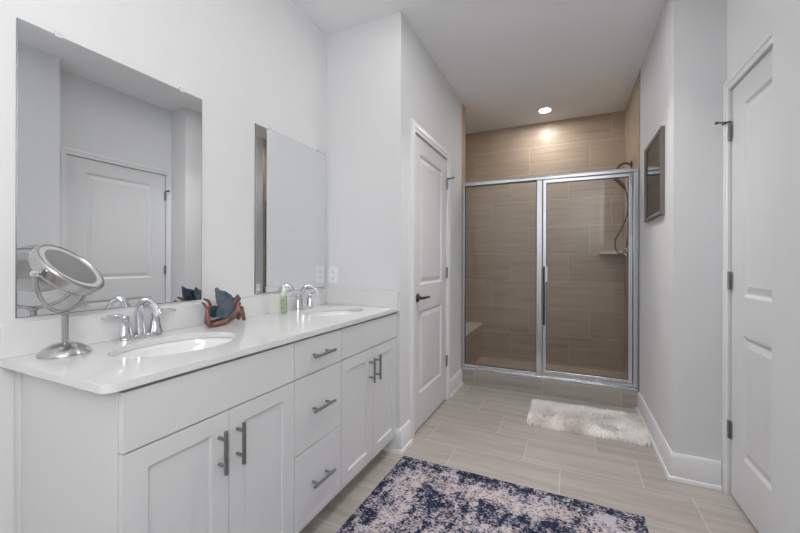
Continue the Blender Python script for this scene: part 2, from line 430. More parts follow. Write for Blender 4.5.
# ------------------------------------------------------------------ recessed lights
def downlight(x, y, label, radiance, rgb=(1.0, 0.975, 0.945, 1), beam=0):
    t = thing('recessed_light', label, 'ceiling light', (x, y, ZC), 'recessed ceiling lights')
    MB().lathe([(0.050, -0.0005), (0.066, -0.0005), (0.069, -0.004), (0.062, -0.008), (0.050, -0.006)], (x, y, ZC), seg=40, hollow=True).build('trim_ring', M['white_plastic'], t, smooth=40)
    plabel(MB().lathe([(0.0, -0.004), (0.050, -0.004), (0.050, -0.001), (0, -0.001)], (x, y, ZC), seg=40).build('lens', emit_mat('lit_lens', rgb, radiance), t), 'glowing white lens')
    if beam:                                   # narrow lamp added under the lens, to brighten floor and ceiling bounce
        l = bpy.data.lights.new('floor_fill_lamp', 'AREA'); l.shape = 'DISK'; l.size = 0.11; l.energy = beam; l.color = rgb[:3]; l.spread = math.radians(100)
        o = bpy.data.objects.new('floor_fill_lamp', l); COL.objects.link(o); o.parent = t; o.location = (0, 0, -0.012)
    return t
downlight(-0.222, 3.975, 'lit round recessed ceiling light above the shower', SHOWER_L)
downlight(-0.88, 0.75, 'recessed ceiling light above the near sink', VANITY_L * 0.45)
downlight(-0.76, 1.64, 'recessed ceiling light above the far sink', VANITY_L * 2.2)
downlight(-0.10, 2.20, 'recessed ceiling light just beyond the far edge of the navy rug', 150.0, beam=HALL_W)
downlight(-0.20, 0.45, 'added unseen ceiling fill light over the middle of the navy rug', FILL_L)  # unseen fitting, added to even out the room light

# ------------------------------------------------------------------ vanity cabinets
XB, XF = -0.984, -0.965            # carcase front, door faces
VY0, VY1 = 0.512, YW
ZT = 0.868
def bar_pull(parent, c, axis, L=0.128):
    c = Vector(c); a = Vector(axis); m = MB()
    m.cyl(c + Vector((0.032, 0, 0)) - a * (L / 2 + 0.006), c + Vector((0.032, 0, 0)) + a * (L / 2 + 0.006), 0.0062, 16)
    for s in (-1, 1): m.cyl(c + a * (s * L * 0.33), c + Vector((0.032, 0, 0)) + a * (s * L * 0.33), 0.0052, 12)
    return m.build('bar_pull', M['nickel'], parent, bevel=0.001, smooth=40)
def carcase(y0, y1, parent, finished_left=False):
    m = MB()
    m.box(XL + 0.004, XB, y0, y0 + 0.018, 0.104 if not finished_left else 0.0, ZT)
    m.box(XL + 0.004, XB, y1 - 0.018, y1, 0.104, ZT)
    m.box(XL + 0.004, XB, y0 + 0.018, y1 - 0.018, 0.104, 0.122)
    m.box(XL + 0.004, XL + 0.016, y0 + 0.018, y1 - 0.018, 0.122, ZT)
    m.box(XB - 0.02, XB, y0 + 0.018, y1 - 0.018, ZT - 0.045, ZT)
    m.box(XB - 0.02, XB, y0 + 0.018, y1 - 0.018, 0.685, 0.725)
    b = m.build('body', M['cabinet'], parent)
    MB().box(XB - 0.085, XB - 0.07, y0, y1, 0.0, 0.104).build('toe_kick', M['toe'], parent)
    return b
def front(name, parent, y0, y1, z0, z1, shaker):
    w, h = y1 - y0, z1 - z0
    T = lambda u, v, d: (XF - d, y0 + u, z0 + v)
    pn = [(0.058, w - 0.058, 0.058, h - 0.054)] if shaker else []
    m = slab(w, h, XF - XB - 0.0005, pn, [(0.0015, 0.001), (0.004, 0.009)], T)
    return m.build(name, M['cabinet'], parent, bevel=0.0015)
G = 0.0018
ZF0, ZF1, ZD0, ZD1 = 0.711, 0.857, 0.103, 0.707
def sink_cabinet(y0, y1, label, fl):
    t = thing('sink_cabinet', label, 'cabinet', ((XL + XF) / 2, (y0 + y1) / 2, 0), 'white vanity cabinets')
    carcase(y0, y1, t, fl)
    front('false_front', t, y0 + G, y1 - G, ZF0, ZF1, False)
    mid = (y0 + y1) / 2
    for a, b, py in ((y0 + G, mid - 0.0012, mid - 0.037), (mid + 0.0012, y1 - G, mid + 0.030)):
        d = front('door', t, a, b, ZD0, ZD1, True); bar_pull(d, (XF, py, 0.597), (0, 0, 1), 0.120)
    return t
Y1, Y2 = 1.116, 1.437
c1 = sink_cabinet(VY0, Y1, 'white shaker vanity cabinet under the near sink, with finished end panel', True)
MB().box(XL + 0.002, XL + 0.030, VY0 - 0.007, VY0, 0.0, ZT).build('scribe_moulding', M['cabinet'], c1, bevel=0.001)
c2 = sink_cabinet(Y2, VY1 - 0.003, 'white shaker vanity cabinet under the far sink, against the wing wall', False)
t = thing('drawer_cabinet', 'white cabinet of three stacked drawers between the two sink cabinets', 'cabinet', ((XL + XF) / 2, (Y1 + Y2) / 2, 0), 'white vanity cabinets')
carcase(Y1 + 0.0004, Y2 - 0.0004, t)
for z0, z1, pz in ((ZF0, ZF1, 0.786), (0.410, ZD1, 0.563), (ZD0, 0.406, 0.257)):
    d = front('drawer', t, Y1 + G, Y2 - G, z0, z1, False); bar_pull(d, (XF, (Y1 + Y2) / 2 - 0.004, pz), (0, 1, 0), 0.132)

# ------------------------------------------------------------------ countertop with sink holes
SX, SA, SBb = -1.225, 0.150, 0.207
SY = [(VY0 + Y1) / 2 + 0.016, (Y2 + VY1) / 2 + 0.010]
ct = thing('countertop', 'white quartz vanity countertop with backsplash and two sink cutouts', 'countertop', (-1.22, 1.26, ZT))
def counter_mesh():
    bm = bmesh.new(); x0, x1, y0, y1, z0, z1 = XL + 0.001, -0.953, 0.469, YW - 0.001, ZT + 0.0005, 0.89
    r = 0.03
    outer = [(x0, y0), (x0, y1), (x1, y1)] + [(x1 - r + r * math.cos(a), y0 + r + r * math.sin(a)) for a in [-PI / 2 * i / 8 for i in range(9)]]
    loops = [outer] + [[(SX + SA * math.cos(2 * PI * i / 64), sy + SBb * math.sin(2 * PI * i / 64)) for i in range(64)] for sy in SY]
    edges = []; L = []
    for lp in loops:
        vs = [bm.verts.new((x, y, z1)) for x, y in lp]; L.append(vs)
        for i in range(len(vs)): edges.append(bm.edges.new((vs[i], vs[(i + 1) % len(vs)])))
    bmesh.ops.triangle_fill(bm, use_beauty=True, use_dissolve=False, edges=edges)
    top = list(bm.faces)
    low = {}
    for vs in L:
        for v in vs: low[v] = bm.verts.new((v.co.x, v.co.y, z0))
    for f in top: bm.faces.new([low[v] for v in reversed(f.verts)])
    for vs in L:
        for i in range(len(vs)):
            a, b = vs[i], vs[(i + 1) % len(vs)]; bm.faces.new((a, b, low[b], low[a]))
    bmesh.ops.recalc_face_normals(bm, faces=bm.faces)
    mb = MB(); bm.verts.index_update()
    mb.add([v.co.copy() for v in bm.verts], [tuple(v.index for v in f.verts) for f in bm.faces]); bm.free()
    return mb
o = counter_mesh().build('slab', M['quartz'], ct, bevel=0.003, smooth=35)
MB().box(XL + 0.001, XL + 0.02, 0.469, YW - 0.0215, 0.8902, 0.990).build('backsplash', M['quartz'], ct, bevel=0.0015)
MB().box(XL + 0.001, -0.956, YW - 0.021, YW - 0.001, 0.8902, 0.990).build('side_splash', M['quartz'], ct, bevel=0.0015)

def sink(sy, label):
    t = thing('sink', label, 'sink', (SX, sy, 0.72), 'oval undermount sinks')
    m = MB(); rings = []
    prof = [(1.07, 0.0), (1.035, 0.0), (1.02, -0.004), (1.0, -0.02), (0.95, -0.06), (0.84, -0.10), (0.62, -0.132), (0.35, -0.143), (0.12, -0.146)]
    back = [(0.12, -0.154), (0.37, -0.152), (0.65, -0.141), (0.87, -0.108), (0.98, -0.065), (1.03, -0.02), (1.07, -0.010)]
    for k, dz in prof + back:
        rings.append([(SX + SA * k * math.cos(2 * PI * i / 64), sy + SBb * k * math.sin(2 * PI * i / 64), ZT + dz) for i in range(64)])
    n = len(rings)
    m.loft(rings, False, False)
    o = len(m.v) - 64 * n
    for i in range(64):
        k = (i + 1) % 64; m.f.append((o + (n - 1) * 64 + i, o + (n - 1) * 64 + k, o + k, o + i))
    m.build('basin', M['ceramic'], t, smooth=60)
    plabel(MB().lathe([(0.0, 0.002), (0.014, 0.003), (0.018, 0.0), (0.024, 0.001), (0.026, -0.003), (0.015, -0.03), (0, -0.03)], (SX, sy, ZT - 0.1445), seg=28).build('drain', M['chrome'], t, smooth=40), 'chrome drain')
    return t
sink(SY[0], 'white oval undermount sink nearest the makeup mirror')
sink(SY[1], 'white oval undermount sink by the wing wall')

# ------------------------------------------------------------------ faucets (built around local origin, spout towards +x)
def faucet(loc, label):
    t = thing('faucet', label, 'faucet', loc, 'chrome two-handle faucets')
    m = MB(); rings = []
    for s, z in ((1.0, 0), (1.0, 0.006), (0.94, 0.012), (0.80, 0.016)):
        rings.append([((0.028 * s) * math.cos(a) * (1 if True else 1), (0.076 * s) * math.copysign(abs(math.sin(a)) ** 0.55, math.sin(a)), z) for a in [2 * PI * i / 40 for i in range(40)]])
    m.loft(rings).build('base_plate', M['chrome'], t, local=True, smooth=45)
    m = MB()
    path = spline([(0, 0, 0.010), (-0.006, 0, 0.05), (-0.010, 0, 0.095), (0.006, 0, 0.128), (0.040, 0, 0.140), (0.078, 0, 0.126), (0.102, 0, 0.098)], 7)
    n = len(path); rad = []
    for i in range(n):
        f = i / (n - 1); rad.append(0.0065 * (1 - f) ** 1.2 + 0.0095 + 0.003 * max(0, f - 0.75) / 0.25)
    m.tube(path, rad, 18)
    e = path[-1]; d = (path[-1] - path[-3]).normalized()
    m.tube([e - d * 0.002, e + d * 0.006], [0.0128, 0.0118], 18)
    m.build('spout', M['chrome'], t, local=True, smooth=50)
    for s in (-1, 1):
        m = MB()
        m.lathe([(0.025, 0.008), (0.0245, 0.016), (0.020, 0.032), (0.0155, 0.055), (0.0135, 0.072), (0.0150, 0.080), (0.0125, 0.087), (0.0, 0.089)], (0, s * 0.054, 0), seg=24)
        hb = m.build('handle', M['chrome'], t, local=True, smooth=45)
        m = MB()
        p = spline([(0.0, s * 0.054, 0.083), (0.004, s * 0.075, 0.090), (0.006, s * 0.10, 0.092), (0.006, s * 0.128, 0.087)], 5)
        m.tube(p, [0.007 + 0.004 * math.sin(PI * min(1, i / (len(p) - 1) * 0.9 + 0.1)) for i in range(len(p))], 14, 0.55)
        m.build('lever', M['chrome'], hb, local=True, smooth=50)
    m = MB(); m.cyl((-0.022, 0, 0.012), (-0.022, 0, 0.070), 0.0025, 8); m.lathe([(0, 0.068), (0.005, 0.070), (0.006, 0.078), (0, 0.082)], (-0.022, 0, 0), seg=12)
    m.build('lift_rod', M['chrome'], t, local=True, smooth=45)
    return t
faucet((-1.443, SY[0] - 0.004, 0.8902), 'chrome arched faucet with two levers at the near sink, beside the makeup mirror')
faucet((-1.443, SY[1] - 0.002, 0.8902), 'chrome arched faucet with two levers at the far sink, beside the green bottle')

# ------------------------------------------------------------------ wall mirrors
def wall_mirror(y0, y1, clips, label):
    z0, z1 = 1.0025, 1.8985
    t = thing('wall_mirror', label, 'mirror', (XL, (y0 + y1) / 2, z0), 'frameless vanity mirrors')
    plabel(MB().box(XL + 0.001, XL + 0.0068, y0, y1, z0, z1).build('backing', M['mirror_edge'], t, bevel=0.001), 'grey polished edge')
    MB().box(XL + 0.007, XL + 0.0076, y0 + 0.002, y1 - 0.002, z0 + 0.002, z1 - 0.002).build('reflective_face', M['mirror'], t)
    for cy, up in clips:
        zz = z1 if up else z0; s = 1 if up else -1
        m = MB(); m.box(XL + 0.0005, XL + 0.010, cy - 0.008, cy + 0.008, zz + s * 0.0005, zz + s * 0.012)
        m.box(XL + 0.0082, XL + 0.010, cy - 0.008, cy + 0.008, zz - s * 0.007, zz + s * 0.0005)
        m.lathe([(0.004, 0), (0.004, 0.002), (0, 0.003)], (XL + 0.010, cy, zz + s * 0.006), (1, 0, 0), 12)
        m.build('mirror_clip', M['clear_plastic'], t, bevel=0.001)
    return t
wall_mirror(0.506, 1.111, [(0.602, True), (1.015, True)], 'large frameless mirror above the near sink, reflecting the right door')
wall_mirror(1.418, 2.020, [(1.524, True), (1.94, True)], 'frameless mirror above the far sink, next to the wing wall')

# ------------------------------------------------------------------ makeup mirror
mk = thing('makeup_mirror', 'round tilting satin metal makeup mirror on a domed foot, left of near faucet', 'mirror', (-1.392, 0.581, 0.8902))
bx, by, bz = -1.392, 0.581, 0.8902
AX = Vector((-0.572, 0.821, 0)).normalized()                     # pivot axis, horizontal
CZ = 1.138; RR = 0.098
cen = Vector((bx, by, CZ))
NR = Vector((0.821, 0.572, 0)); NR = (NR * 0.70 + Vector((0, 0, 0.71))).normalized(); FC = cen + NR * 0.020
MB().lathe([(0.062, 0), (0.063, 0.003), (0.060, 0.010), (0.050, 0.021), (0.032, 0.031), (0.012, 0.036), (0.0, 0.036)], (bx, by, bz), seg=48).build('foot', M['satin'], mk, smooth=40)
m = MB(); m.cyl((bx, by, bz + 0.035), (bx, by, bz + 0.125), 0.0085, 18); m.lathe([(0.0085, 0), (0.012, 0.002), (0.0125, 0.010), (0.009, 0.013)], (bx, by, bz + 0.119), seg=20)
m.build('stem', M['satin'], mk, smooth=40)
YR = RR + 0.016
yc = Vector((bx, by, CZ)); drop = CZ - (bz + 0.130)
m = MB(); pts = []
for i in range(33):
    a = PI * i / 32
    pts.append(yc + AX * (-YR * math.cos(a)) - Vector((0, 0, drop * math.sin(a) ** 0.9 if 0 < i < 32 else 0)))
m.tube(pts, 0.0058, 12, 0.8); m.build('yoke', M['satin'], mk, smooth=45)
for s in (-1, 1):
    MB().lathe([(0.010, -0.006), (0.010, 0.004), (0.006, 0.009), (0, 0.010)], cen + AX * (s * YR), AX * s, 18).build('pivot_knob', M['chrome'], mk, smooth=40)
hs = MB().lathe([(0.0, -0.040), (0.070, -0.038), (0.088, -0.032), (0.094, -0.024), (0.094, -0.010), (0.098, -0.009), (0.099, 0.004), (0.096, 0.008), (0.090, 0.008), (0.088, 0.004), (0.0, 0.003)], FC, NR, 64).build('housing', M['satin'], mk, smooth=35)
plabel(MB().lathe([(0.074, 0.0042), (0.087, 0.0046), (0.088, 0.0056), (0.074, 0.0056)], FC, NR, 64, hollow=True).build('light_ring', M['frost'], mk, smooth=40), 'frosted white ring')
MB().lathe([(0.0, 0.0040), (0.045, 0.0043), (0.0738, 0.0052), (0.0738, 0.0045), (0.0, 0.0034)], FC, NR, 64).build('mirror_disc', M['mirror'], mk, smooth=50)

# ------------------------------------------------------------------ fairy figurine
def copper_mat():
    t = NT('copper_and_violet_glaze'); p, _ = t.pos('object')
    c = t.ramp(t.noise(p, 32, 4), [(0.38, lin((84, 66, 78))), (0.47, lin((122, 92, 84))), (0.56, lin((150, 102, 84))), (0.66, lin((104, 80, 90)))])
    t.l(c, t.bsdf.inputs['Base Color']); t.bsdf.inputs['Metallic'].default_value = 0.35; t.bsdf.inputs['Roughness'].default_value = 0.32
    t.bump(t.noise(p, 160, 3), 0.3, 0.002); return t.m
def wing_mat():
    t = NT('blue_grey_wing_glaze'); p, _ = t.pos('object')
    c = t.ramp(t.noise(p, 26, 5), [(0.36, lin((42, 84, 108))), (0.46, lin((66, 94, 114))), (0.54, lin((98, 102, 116))), (0.66, lin((92, 118, 136)))])
    t.l(c, t.bsdf.inputs['Base Color']); t.bsdf.inputs['Roughness'].default_value = 0.38; t.bsdf.inputs['Metallic'].default_value = 0.2
    t.bump(t.noise(p, 120, 3), 0.4, 0.002); return t.m
M['copper'] = copper_mat(); M['wing'] = wing_mat()
M['hair_glaze'] = pmat('dark_violet_glaze', (98, 76, 88), 0.35, 0.3, bump=(180, 0.5, 0.002), vary=0.3)
def skin_mesh(name, joints, edges, mat, parent, sub=2, fat=1.22):
    me = bpy.data.meshes.new(name + '_skel'); me.from_pydata([j[0] for j in joints], edges, [])
    o = bpy.data.objects.new(name + '_skel', me); COL.objects.link(o)
    sk = o.modifiers.new('skin', 'SKIN'); sk.use_smooth_shade = True
    lay = me.skin_vertices[0].data if me.skin_vertices else None
    if lay is None:
        bm = bmesh.new(); bm.from_mesh(me); bm.verts.layers.skin.verify(); bm.to_mesh(me); bm.free(); lay = me.skin_vertices[0].data
    for i, j in enumerate(joints): lay[i].radius = (j[1] * fat, j[1] * fat); lay[i].use_root = (i == 0)
    ss = o.modifiers.new('sub', 'SUBSURF'); ss.levels = sub; ss.render_levels = sub
    dg = bpy.context.evaluated_depsgraph_get()
    me2 = bpy.data.meshes.new_from_object(o.evaluated_get(dg))
    bpy.data.objects.remove(o); me2.name = name
    me2.materials.clear(); me2.materials.append(mat)
    ob = bpy.data.objects.new(name, me2); COL.objects.link(ob); ob.parent = parent
    me2.shade_smooth()
    return ob
fg = thing('fairy_figurine', 'copper coloured winged fairy figurine lying prone with blue wings, on the counter', 'figurine', (-1.405, 1.150, 0.8902))
# local: +y towards the head, +x towards the room
J = [((0.004, 0.018, 0.021), .017),      # 0 pelvis
     ((0.004, 0.045, 0.030), .0145),     # 1 waist
     ((0.004, 0.068, 0.052), .0155),     # 2 chest
     ((0.004, 0.076, 0.076), .0085),     # 3 neck
     ((0.005, 0.082, 0.098), .0155),     # 4 head
     ((0.018, 0.004, 0.017), .0125),     # 5 hip near
     ((0.020, -0.040, 0.012), .0105),    # 6 thigh
     ((0.020, -0.084, 0.010), .0095),    # 7 knee
     ((0.016, -0.088, 0.045), .0085),    # 8 shin
     ((0.010, -0.084, 0.082), .0055),    # 9 ankle
     ((0.006, -0.094, 0.100), .0055),    # 10 ball
     ((0.004, -0.106, 0.110), .0035),    # 11 toe
     ((-0.014, 0.004, 0.017), .0125),    # 12 hip far
     ((-0.016, -0.034, 0.013), .0105),
     ((-0.018, -0.066, 0.012), .0095),
     ((-0.010, -0.070, 0.050), .0085),
     ((-0.002, -0.060, 0.092), .0058),
     ((0.000, -0.074, 0.116), .0055),
     ((0.000, -0.096, 0.124), .0035),
     ((0.021, 0.072, 0.058), .0095),     # 19 shoulder near
     ((0.027, 0.088, 0.032), .0070),
     ((0.024, 0.098, 0.008), .0072),     # 21 elbow
     ((0.017, 0.098, 0.040), .0060),
     ((0.010, 0.096, 0.074), .0056),     # 23 hand at chin
     ((-0.013, 0.072, 0.058), .0095),
     ((-0.020, 0.090, 0.032), .0070),
     ((-0.016, 0.102, 0.008), .0072),
     ((-0.008, 0.101, 0.040), .0060),
     ((0.000, 0.097, 0.074), .0056)]
E_ = [(0, 1), (1, 2), (2, 3), (3, 4), (0, 5), (5, 6), (6, 7), (7, 8), (8, 9), (9, 10), (10, 11), (0, 12), (12, 13), (13, 14), (14, 15), (15, 16), (16, 17), (17, 18),
      (2, 19), (19, 20), (20, 21), (21, 22), (22, 23), (2, 24), (24, 25), (25, 26), (26, 27), (27, 28)]
skin_mesh('body', J, E_, M['copper'], fg)
m = MB()
m.lathe([(0.0, -0.012), (0.010, -0.008), (0.017, 0.0), (0.0165, 0.009), (0.009, 0.016), (0, 0.018)], (0.003, 0.076, 0.104), (0, -0.25, 1), 18)
m.tube(spline([(0.004, 0.066, 0.112), (0.006, 0.058, 0.098), (0.010, 0.054, 0.078), (0.012, 0.060, 0.060)], 5), [0.010] * 8 + [0.009, 0.008, 0.007, 0.006, 0.005, 0.004, 0.003, 0.002], 10)
m.lathe([(0.0, 0), (0.006, 0.002), (0.007, 0.006), (0, 0.012)], (0.004, 0.078, 0.119), seg=12)
plabel(m.build('hair', M['hair_glaze'], fg, local=True, smooth=60), 'dark violet gathered hair')
def wing(side):
    # outline in (s, h) seen from the side, then swept outwards; thick and slightly cupped
    out = spline([(0.045, 0.048), (0.020, 0.040), (-0.010, 0.052), (-0.018, 0.075), (-0.042, 0.104), (-0.050, 0.168), (-0.028, 0.158), (0.002, 0.150), (0.030, 0.130), (0.050, 0.100), (0.056, 0.070)], 5)
    out = [p for p in [Vector((q[0], q[1], 0)) for q in [(v.x, v.y) for v in [Vector((a.x, a.y, 0)) for a in out]]]]
    cx = sum(p.x for p in out) / len(out); cy = sum(p.y for p in out) / len(out)
    m = MB(); n = len(out); rings = []
    def P(p, k, off):
        s = cx + (p.x - cx) * k; h = cy + (p.y - cy) * k
        spread = 0.006 + max(0, (0.06 - s)) * 0.10 + max(0, h - 0.05) * 0.05
        cup = 0.012 * (1 - k * k)
        ridge = 0.0016 * math.sin(26 * math.atan2(h - 0.05, s - 0.05))
        return (side * (spread + cup + ridge) + 0.004 + off, s + (0.026 if side < 0 else -0.006), h - (0.006 if side < 0 else 0))
    for off in (0.0022, -0.0022):
        rings.append([[P(p, k, off) for p in out] for k in (1.0, 0.8, 0.6, 0.4, 0.2, 0.02)])
    seq = list(reversed(rings[0])) + rings[1]
    m.loft(seq)
    return m.build('wing', M['wing'], fg, local=True, smooth=50)
wing(1); wing(-1)
def lower_wing(side):
    out = [(0.048, 0.046), (0.020, 0.036), (-0.020, 0.034), (-0.052, 0.044), (-0.056, 0.062), (-0.040, 0.086), (-0.010, 0.084), (0.030, 0.070)]
    out = [Vector((a, b, 0)) for a, b in [(v.x, v.y) for v in spline([(a, b, 0) for a, b in out], 4)]]
    m = MB()
    P = lambda p, k, off: (side * (0.012 + max(0, 0.05 - (p.x * k)) * 0.12) + 0.004 + off, -0.005 + (p.x + 0.005) * k, 0.058 + (p.y - 0.058) * k)
    seq = [[P(p, k, 0.002) for p in out] for k in (0.02, 0.5, 1.0)] + [[P(p, k, -0.002) for p in out] for k in (1.0, 0.5, 0.02)]
    m.loft(seq); return m.build('lower_wing', M['wing'], fg, local=True, smooth=50)
lower_wing(1); lower_wing(-1)

# ------------------------------------------------------------------ soap bottle
def soap_label():
    t = NT('green_bottle_label'); p, x = t.pos('object')
    n = t.noise(p, 45, 3)
    c = t.ramp(n, [(0.40, lin((136, 154, 126))), (0.52, lin((176, 188, 166))), (0.62, lin((116, 140, 108)))])
    t.l(c, t.bsdf.inputs['Base Color']); t.bsdf.inputs['Roughness'].default_value = 0.35; return t.m
sb = thing('soap_bottle', 'small green labelled soap bottle with white pump, beside the far faucet', 'bottle', (-1.40, 1.528, 0.8902))
def rrect(w, d, z, k=4.0, n=36):
    return [(w * math.copysign(abs(math.cos(a)) ** (2 / k), math.cos(a)), d * math.copysign(abs(math.sin(a)) ** (2 / k), math.sin(a)), z) for a in [2 * PI * i / n for i in range(n)]]
MB().loft([rrect(0.0115, 0.0175, 0), rrect(0.013, 0.019, 0.003), rrect(0.013, 0.019, 0.098), rrect(0.011, 0.015, 0.110), rrect(0.009, 0.009, 0.115, 2), rrect(0.009, 0.009, 0.120, 2)]).build('bottle_body', pmat('translucent_soap_bottle', (196, 204, 186), 0.2), sb, local=True, smooth=45)
m = MB(); ring = lambda o, z: [p for p in rrect(0.013 + o, 0.019 + o, z) if p[0] > -0.004]
sq = [[(x, y, z) for x, y, z in ring(o, z)] for o, z in ((0.0003, 0.006), (0.0009, 0.006), (0.0009, 0.096), (0.0003, 0.096))]
m.loft(sq, False, False, False)
plabel(m.build('bottle_label', soap_label(), sb, local=True, smooth=50), 'leafy green label')
m = MB(); m.lathe([(0.011, 0.120), (0.011, 0.130), (0.005, 0.132), (0.004, 0.146), (0.008, 0.147), (0.009, 0.155), (0.004, 0.158), (0, 0.158)], (0, 0, 0), seg=20)
m.tube([(0, 0, 0.152), (0.016, 0, 0.153), (0.028, 0, 0.149)], 0.0035, 8)
plabel(m.build('pump', M['white_plastic'], sb, local=True, smooth=45), 'white pump top')

# ------------------------------------------------------------------ outlet on wing wall
oc = Vector((-1.437, YW, 1.085))
ot = thing('wall_outlet', 'white double wall outlet on the wing wall above the side splash', 'outlet', oc)
MB().loft([[(oc.x + sx * (0.038 - i), YW - d, oc.z + sz * (0.060 - i)) for sx, sz in ((-1, -1), (1, -1), (1, 1), (-1, 1))] for i, d in ((0, 0.0005), (0, 0.003), (0.003, 0.006))]).build('cover_plate', M['white_plastic'], ot)
for s in (-1, 1):
    z = oc.z + s * 0.021
    r = MB().lathe([(0.0165, 0.0), (0.0165, 0.002), (0, 0.002)], (oc.x, YW - 0.006, z), (0, -1, 0), 24).build('socket', M['white_plastic'], ot, smooth=40)
    m = MB(); m.box(oc.x - 0.0075, oc.x - 0.0055, YW - 0.0088, YW - 0.0082, z - 0.002, z + 0.007); m.box(oc.x + 0.0055, oc.x + 0.0075, YW - 0.0088, YW - 0.0082, z - 0.002, z + 0.007)
    m.lathe([(0.0026, 0), (0.0026, 0.0006)], (oc.x, YW - 0.0082, z - 0.008), (0, -1, 0), 10)
    plabel(m.build('slots', M['dark'], r), 'dark slots')

# ------------------------------------------------------------------ shower enclosure
en = thing('shower_enclosure', 'framed clear glass shower enclosure with fixed panel and hinged door', 'shower enclosure', ((XC + XR) / 2, 3.50, 0.136))
FY0, FY1 = 3.478, 3.522
ZB, ZH = 0.1365, 1.946
XP0, XP1 = -0.262, -0.212          # middle post
def fbox(name, b, parent=en, mat='alu', bev=0.004): return MB().box(*b).build(name, M[mat], parent, bevel=bev)
m = MB(); m.box(XC + 0.001, XR - 0.001, FY0 - 0.004, FY1 + 0.004, ZH - 0.038, ZH); m.box(XC + 0.001, XR - 0.001, FY0 - 0.010, FY0 - 0.002, ZH - 0.012, ZH - 0.002)
m.build('header_rail', M['alu'], en, bevel=0.004)
m = MB(); m.box(XC + 0.001, XR - 0.001, FY0 - 0.012, FY1 + 0.004, ZB, ZB + 0.022); m.box(XC + 0.001, XR - 0.001, FY0 + 0.008, FY1 - 0.002, ZB + 0.022, ZB + 0.048)
m.build('sill_track', M['alu'], en, bevel=0.003)
for a, b in ((XC + 0.001, XC + 0.028), (XR - 0.040, XR - 0.001)):
    m = MB(); m.box(a, b, FY0, FY1, ZB + 0.022, ZH - 0.038)
    if b > 0: m.box(a - 0.012, a, FY0 + 0.014, FY1, ZB + 0.05, ZH - 0.038)
    m.build('jamb', M['alu'], en, bevel=0.004)
m = MB(); m.box(XP0, XP1, FY0 - 0.003, FY1, ZB + 0.022, ZH - 0.038); m.build('post', M['alu'], en, bevel=0.006, seg=3)
MB().box(XC + 0.026, XP0 + 0.004, 3.497, 3.503, ZB + 0.040, ZH - 0.030).build('fixed_glass', M['shower_glass'], en)
m = MB(); gz0, gz1, gx0, gx1 = ZB + 0.048, ZH - 0.040, XC + 0.028, XP0
for b in ((gx0, gx0 + 0.004, gz0, gz1), (gx1 - 0.004, gx1, gz0, gz1), (gx0, gx1, gz0, gz0 + 0.006), (gx0, gx1, gz1 - 0.006, gz1)): m.box(b[0], b[1], 3.494, 3.506, b[2], b[3])
plabel(m.build('glazing_seal', M['rubber'], en), 'dark rubber seal')
DX0, DX1, DZ0, DZ1 = XP1 + 0.004, XR - 0.046, ZB + 0.053, ZH - 0.044
def ring_frame(m, x0, x1, z0, z1, w, y0, y1, wb=None):
    wb = wb or w
    m.box(x0, x0 + w, y0, y1, z0, z1); m.box(x1 - w, x1, y0, y1, z0, z1); m.box(x0 + w, x1 - w, y0, y1, z0, z0 + wb); m.box(x0 + w, x1 - w, y0, y1, z1 - w, z1); return m
gd = ring_frame(MB(), DX0, DX1, DZ0, DZ1, 0.028, FY0 - 0.004, FY0 + 0.020).build('glass_door', M['alu'], en, bevel=0.004)
m = MB().box(DX0 + 0.024, DX1 - 0.024, FY0 + 0.005, FY0 + 0.011, DZ0 + 0.024, DZ1 - 0.024).build('door_glass', M['shower_glass'], gd)
m = ring_frame(MB(), DX0 + 0.028, DX1 - 0.028, DZ0 + 0.028, DZ1 - 0.028, 0.004, FY0 + 0.002, FY0 + 0.014); plabel(m.build('door_seal', M['rubber'], gd), 'dark rubber seal')
hx = DX0 + 0.012
m = MB(); m.tube(spline([(hx, FY0 - 0.004, 0.620), (hx, FY0 - 0.030, 0.635), (hx, FY0 - 0.036, 0.70), (hx, FY0 - 0.036, 1.05), (hx, FY0 - 0.030, 1.115), (hx, FY0 - 0.004, 1.13)], 5), 0.0085, 12)
plabel(m.build('pull_handle', M['dark_metal'], gd, smooth=45), 'dark metal pull handle')
m = MB().box(hx + 0.006, hx + 0.026, FY0 - 0.012, FY0 - 0.004, 1.00, 1.14); plabel(m.build('latch_plate', M['white_plastic'], gd, bevel=0.002), 'pale latch plate')

# bench, shelf, shower set
bn = thing('shower_bench', 'tan tiled shower bench with cream stone seat behind the fixed glass', 'bench', (-1.095, 3.97, 0.055))
MB().box(XSL + 0.001, -0.935, 3.602, YB - 0.001, 0.0555, 0.43).build('bench_front', M['tile_y'], bn)
plabel(MB().box(XSL + 0.001, -0.918, 3.602, YB - 0.001, 0.4302, 0.455).build('seat_slab', M['marble'], bn, bevel=0.004), 'cream stone seat')
m = MB(); x1, y1 = XR - 0.001, YB - 0.001; R_ = 0.225
pts = [(x1, y1)] + [(x1 - R_ * math.cos(a) ** 0.8 if math.cos(a) > 1e-6 else x1, y1 - R_ * (math.sin(a) ** 0.8 if a > 0 else 0)) for a in [PI / 2 * i / 12 for i in range(13)]]
m.loft([[(x, y, z) for x, y in pts] for z in (1.258, 1.282)])
tag(m.build('corner_shelf', M['marble'], bevel=0.002, smooth=40), 'cream stone corner shelf on the shower back wall', 'shelf')
hs = thing('handheld_shower', 'metal handheld shower on a curved arm with a looping hose, right shower wall', 'shower head', (XR, 3.86, 2.06))
m = MB(); m.lathe([(0.034, 0), (0.034, 0.004), (0.026, 0.010), (0.012, 0.013)], (XR - 0.0005, 3.86, 2.06), (-1, 0, 0), 28)
plabel(m.build('flange', M['bronze_nickel'], hs, smooth=40), 'round wall flange')
